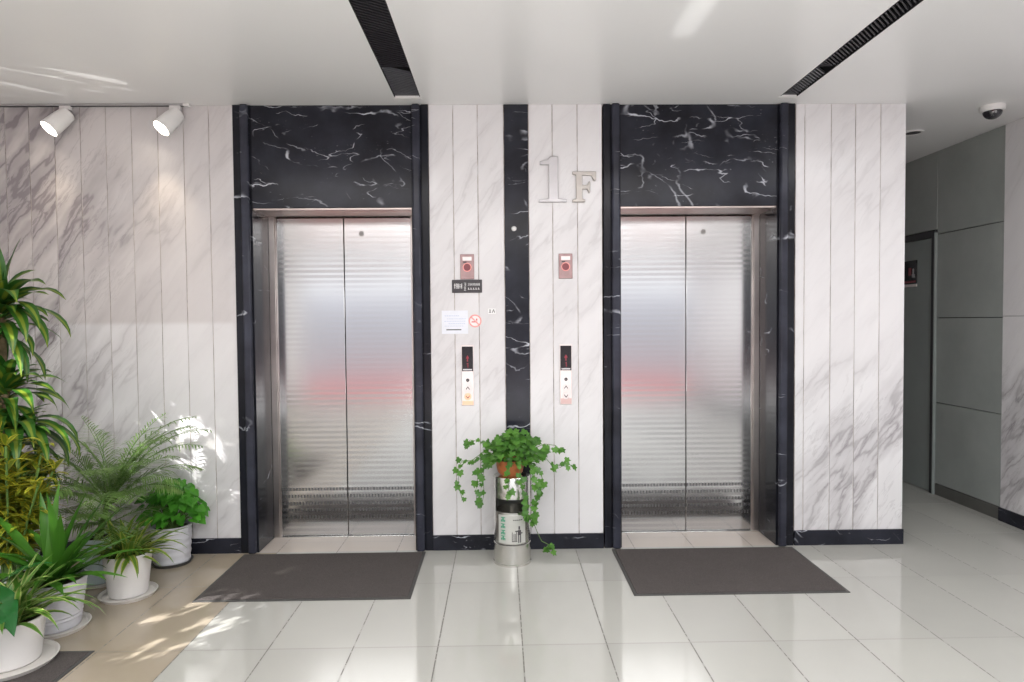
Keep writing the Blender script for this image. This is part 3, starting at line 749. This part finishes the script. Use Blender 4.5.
# spider plant with yellow edges
def spider(f, zs, n, lo, hi, wid, elr=(.35, 1.35), dr=(1.2, 2.3), cl=.035):
    for i in range(n):
        a = i * 2.4 + U(-.2, .2); L = U(lo, hi)
        f.blade((U(-cl, cl), U(-cl, cl), zs), pol(a, U(*elr)), L, wid * U(.8, 1.2), U(*dr), n=8, fold=.3, base_w=.6)
t = thing('spider_plant', 'spider plant with yellow-edged arching leaves in the plain white pot on a saucer, mid row', 'potted plant', (-1.818, -.66, 0))
zs = pot(t, .126, .100, .235, M['potwhite'], saucer=.150)
f = Fol(); spider(f, zs, 90, .18, .31, .030, (.25, 1.45), (.4, 1.5), .05)
for a, el, L in ((0, .75, .38), (-.3, .6, .36), (.2, .9, .38), (-.9, .5, .33), (-1.3, .5, .3)): f.blade((0, 0, zs), pol(a, el), L, .026, 1.5, n=8, fold=.3, base_w=.6)
f.done('foliage', L_spid, t)

# pothos by the wall
t = thing('pothos', 'round bush of glossy heart-shaped green leaves in a pale pot beside the left elevator frame', 'potted plant', (-1.817, -.165, 0))
zs = pot(t, .119, .107, .240, M['potlilac'], rim=.003, ribs=5, saucer=.124, sm=M['rubber'])
b = BM(); f = Fol()
for i in range(230):
    a = i * 2.4 + U(-.2, .2); el = U(-.15, 1.45); R = U(.09, .215)
    if el < .3: R = U(.12, .20)
    dx = pol(a, el); q = Vector((dx.x * R * 1.0, dx.y * R * .66, zs + .06 + dx.z * R * 1.15 + .02))
    q.y = min(q.y, .115)
    q.x += .015
    out = Vector((dx.x, dx.y * .8 - .25, -.35)); f.flat(q, out + Vector((U(-.4, .4), U(-.3, .3), U(-.3, .1))), Vector((dx.x * .6, dx.y * .6 - .5, .9)), U(.042, .066), Fol.HEART)
    if i % 3 == 0: tube(b, [(U(-.03, .03), U(-.03, .03), zs - .01), (q.x * .6, q.y * .5, (zs + q.z) / 2 + .03), q], .0025, 5)
obj('stems', b, M['stem'], t); f.done('foliage', L_poth, t)

# nearest plant: pale striped arching leaves and big dark paddle leaf
t = thing('striped_plant', 'nearest potted plant, pale-striped arching leaves and one big dark paddle leaf, white pot', 'potted plant', (-1.925, -1.415, .0062))
zs = pot(t, .142, .118, .200, M['potwhite'], saucer=.188)
f = Fol(); spider(f, zs, 84, .20, .36, .028, (.35, 1.4), (.5, 1.5), .06)
for a, el, L in ((.1, .8, .42), (.3, .65, .44), (-.1, .9, .40), (.5, .75, .40), (-.35, .75, .36)): f.blade((0, .0, zs), pol(a, el), L, .026, 1.7, n=9, fold=.3, base_w=.6)
f.done('foliage', L_spid2, t)
f = Fol()
f.blade((-.11, -.05, zs + .17), pol(-.50, .15), .38, .15, 1.3, n=10, fold=.12, prof=.62)
f.blade((-.12, -.09, zs + .09), pol(-.75, .3), .24, .13, .9, n=10, fold=.12, prof=.65)
f.blade((-.16, .06, zs + .06), pol(.4, 1.0), .34, .10, 1.2, n=10, fold=.15, prof=.7)
f.blade((-.20, .0, zs + .06), pol(-1.0, .6), .30, .11, 1.2, n=10, fold=.15, prof=.7)
o = f.done('paddle_leaf', L_big, t); o['label'] = 'big dark glossy paddle-shaped leaves'
b = BM()
for q in ((-.11, -.05, .17), (-.12, -.09, .09), (-.16, .06), (-.20, .0)): tube(b, [(-.06, 0, zs - .01), (q[0] * .7, q[1], zs + .03), (q[0], q[1], zs + (q[2] if len(q) > 2 else .07))], .005, 6)
obj('stems', b, M['stem'], t)

# ivy on the bin
t = thing('ivy', 'trailing ivy in a small terracotta bowl on top of the steel bin', 'potted plant', (.362, -.215, .558))
b = BM(); lathe(b, [(0, 0), (.060, 0), (.080, .020), (.088, .055), (.090, .098), (.084, .098), (.080, .085), (0, .085)]); bowl = obj('bowl', b, M['terra'], t)
b = BM(); lathe(b, [(0, .087), (.079, .087)], segs=24); obj('soil', b, M['soil'], bowl)
b = BM(); f = Fol()
def ivy_leaf(q, out, size): f.flat(q, out + Vector((U(-.5, .5), U(-.4, .4), U(-.3, .3))), Vector((out.x * .5 + U(-.3, .3), -.65 + U(-.3, .3), .7 + U(-.4, .2))), size, Fol.IVY, .2)
for i in range(240):
    a = i * 2.4 + U(-.3, .3); el = U(-.15, 1.5); dx = pol(a, el); R = U(.07, .20)
    q = Vector((dx.x * R * 1.12 + .015, dx.y * R * .82, .115 + dx.z * R * .85))
    if q.y < -.06 and q.z < .075 and abs(q.x) < .085: q.z += .06
    q.y = min(q.y, .185)
    if abs(q.x) < .10 and abs(q.y) < .10: q.z = max(q.z, .11)
    ivy_leaf(q, Vector((dx.x, dx.y - .3, -.35)), U(.034, .052))
def vine(pts, n, size=(.030, .046), spread=.018):
    P = [Vector(p) for p in pts]; tube(b, P, .0022, 5)
    for i in range(n):
        k = i / max(1, n - 1) * (len(P) - 1); j = min(int(k), len(P) - 2); q = P[j].lerp(P[j + 1], k - j)
        q = q + Vector((U(-spread, spread), U(-.02, .005), U(-spread, spread)))
        dd = (P[j + 1] - P[j]).normalized()
        ivy_leaf(q, Vector((dd.x + U(-.6, .6), -.4, dd.z * .5 - .4)), U(*size))
Z0 = .558; X0 = .362
def w(x, z, y=-.05): return (x - X0, y, z - Z0)
vine([(-.06, 0, .12), w(.20, .72), w(.12, .66), w(.06, .66), w(.035, .62), w(.035, .52), w(.055, .42)], 15)
vine([(-.06, -.02, .12), w(.22, .66, -.08), w(.16, .58, -.08), w(.145, .48, -.08), w(.15, .38, -.08)], 20)
vine([(-.06, .0, .12), w(.20, .65), w(.19, .55), w(.195, .45), w(.18, .38)], 9)
vine([(-.05, .02, .13), w(.17, .78), w(.11, .79), w(.085, .76)], 7)
vine([(.06, 0, .12), w(.56, .70), w(.63, .62), w(.68, .61), w(.725, .65), w(.745, .62)], 13)
vine([(.06, 0, .13), w(.58, .76), w(.65, .75), w(.67, .72)], 6)
vine([(.07, -.03, .12), w(.50, .64, -.11), w(.515, .56, -.12), w(.525, .46, -.12), w(.515, .36, -.12), w(.50, .29, -.12)], 24)
vine([(.07, -.03, .12), w(.54, .62, -.10), w(.565, .54, -.10), w(.56, .48, -.10)], 9)
vine([(.05, -.08, .12), w(.42, .62, -.14), w(.435, .50, -.142), w(.455, .40, -.142), w(.46, .33, -.142), w(.49, .30, -.142)], 20)
vine([(.0, -.09, .12), w(.355, .60, -.14), w(.345, .52, -.142), w(.355, .46, -.142)], 10)
vine([w(.50, .29, -.12), w(.53, .20, -.06), w(.56, .13, -.02), w(.60, .11, -.02), w(.625, .10, -.02)], 0)
vine([w(.57, .075, -.03), w(.60, .11, -.03), w(.625, .09, -.03)], 9, (.028, .045))
obj('vines', b, M['stem'], t); f.done('foliage', L_ivy, t)

# ------------------------------------------------------------------ light
def area(name, loc, rot, sx, sy, power, color=(1, 1, 1), spread=None):
    d = bpy.data.lights.new(name, 'AREA'); d.shape = 'RECTANGLE'; d.size = sx; d.size_y = sy; d.energy = power; d.color = color
    if spread: d.spread = spread
    o = bpy.data.objects.new(name, d); COL.objects.link(o); o.location = loc; o.rotation_euler = rot; return o
area('overhead_fill', (-1.2, -2.9, H - .02), (0, 0, 0), 1.8, 1.3, 34, (1, .99, .985))  # added fill lamps just under the ceiling, no fixture belongs to them
area('overhead_fill', (1.9, -2.9, H - .02), (0, 0, 0), 1.8, 1.3, 34, (1, .99, .985))
area('overhead_fill', (.5, -5.6, H - .02), (0, 0, 0), 2.2, 2.4, 85, (1, .995, .99))  # added fill behind the camera for general room brightness
area('overhead_fill', (3.3, -1.9, H - .02), (0, 0, 0), .9, .9, 13, (.97, .985, 1))  # added fill that lifts the right wall and corridor
area('upward_fill', (.5, -5.6, .30), (PI, 0, 0), 2.4, 2.8, 135, (1, .995, .99))  # added fill facing up behind the camera to brighten the ceiling

def spotlamp(name, loc, target, power, angle, blend=.4, color=(1, 1, 1), size=.01):
    d = bpy.data.lights.new(name, 'SPOT'); d.energy = power; d.spot_size = math.radians(angle); d.spot_blend = blend; d.color = color; d.shadow_soft_size = size
    o = bpy.data.objects.new(name, d); COL.objects.link(o); o.location = loc
    o.rotation_euler = (Vector(target) - Vector(loc)).to_track_quat('-Z', 'Y').to_euler(); return o
def gobo(o, scale, lo, hi, sx=1., sy=1., seed=0.):
    """break a beam up like leaves in front of a window"""
    d = o.data; d.use_nodes = True; t = NT(d.node_tree)
    em = next(n for n in t.n if n.type == 'EMISSION')
    x, y, z = t.sep(t.new('ShaderNodeTexCoord').outputs['Normal'])
    u = t.m('DIVIDE', x, z); v = t.m('DIVIDE', y, z)
    n = t.noise(t.comb(t.m('MULTIPLY', u, sx), t.m('MULTIPLY', v, sy), seed), scale, 3, .6)
    t.put(em.inputs['Strength'], t.smooth(n, lo, hi))
spotlamp('track_beam', (-2.57, -.19, 2.74), (-2.62, -.02, 1.7), 5, 70, .9, (1, .84, .62), .03)
spotlamp('track_beam', (-1.87, -.19, 2.74), (-1.90, -.01, 1.9), 7, 62, .9, (1, .84, .62), .03)
o = spotlamp('window_sun', (-3.4, -2.6, 2.7), (-1.86, -.04, .74), 900, 8.5, .35, (1., .98, .95)); gobo(o, 26, .475, .53, seed=2.)
o = spotlamp('window_sun', (-3.4, -2.6, 2.7), (-1.535, 0, .32), 1500, 4.4, .3, (1., .98, .95)); gobo(o, 60, .54, .59, seed=4.)
o = spotlamp('window_sun', (-3.4, -2.6, 2.9), (-2.15, -.75, .80), 420, 24, .5, (1., .97, .86)); gobo(o, 18, .54, .62, seed=7.)
o = spotlamp('window_sun', (-3.2, -3.4, 2.8), (-1.31, -1.05, 0), 1300, 8.5, .3, (1., .98, .95)); gobo(o, 20, .53, .59, 1.6, .6, seed=5.)
o = spotlamp('reflected_sun', (1.235, -1.34, 1.1), (1.235, -1.34, H), 26, 26, .1, (1., 1., .97)); o.rotation_euler = (PI, 0, 0)
o.data.use_nodes = True; t = NT(o.data.node_tree); em = next(n for n in t.n if n.type == 'EMISSION')
x, y, z = t.sep(t.new('ShaderNodeTexCoord').outputs['Normal'])
ax = t.m('ABSOLUTE', t.m('DIVIDE', x, z)); ay = t.m('ABSOLUTE', t.m('DIVIDE', y, z))
t.put(em.inputs['Strength'], t.m('MULTIPLY', t.smooth(ax, .016, .048, 1., 0.), t.smooth(ay, .13, .19, 1., 0.)))
o = spotlamp('reflected_sun', (-1.7, -1.2, .9), (-2.25, -.45, H), 55, 20, .3, (1., .98, .95)); gobo(o, 9, .56, .62, .5, 2.2, 3.)

wd = bpy.data.worlds.new('street_outside'); S.world = wd; wd.use_nodes = True
t = NT(wd.node_tree); bg = t.n['Background']
x, y, z = t.sep(t.coord('Generated'))
s = t.m('DIVIDE', z, t.m('SQRT', t.m('ADD', t.m('MULTIPLY', x, x), t.m('MULTIPLY', y, y))))
f = t.m('ADD', t.m('MULTIPLY', s, 1.25), .5, clamp=True)
def P(v): return v * 1.25 + .5
street = t.ramp(f, [(0, (.55, .55, .54)), (P(-.19), (.72, .70, .69)), (P(-.165), (1.0, .17, .16)), (P(-.11), (1.0, .20, .20)), (P(-.08), (.52, .50, .53)), (P(.0), (.56, .58, .64)),
                    (P(.03), (.62, .64, .73)), (P(.05), (1.25, 1.25, 1.3)), (P(.075), (1.15, 1.15, 1.17)), (P(.10), (.7, .7, .7)), (1., (1.1, 1.13, 1.18))])
t.put(bg.inputs['Color'], street); bg.inputs['Strength'].default_value = 1.0

# ------------------------------------------------------------------ camera
cd = bpy.data.cameras.new('camera'); cam = bpy.data.objects.new('camera', cd); COL.objects.link(cam)
cd.sensor_width = 36; cd.lens = 655.3 / 1024 * 36; cd.clip_start = .05
r = Vector((.99982, -.01718, -.00816)); u = Vector((.00867, .02999, .99951)); w_ = Vector((.01693, .9994, -.03013))
mt = Matrix((r, u, -w_)).transposed().to_4x4(); mt.translation = (.30985, -4.37601, 1.53583); cam.matrix_world = mt
S.camera = cam
S.view_settings.view_transform = 'Standard'; S.view_settings.look = 'None'; S.view_settings.exposure = .46
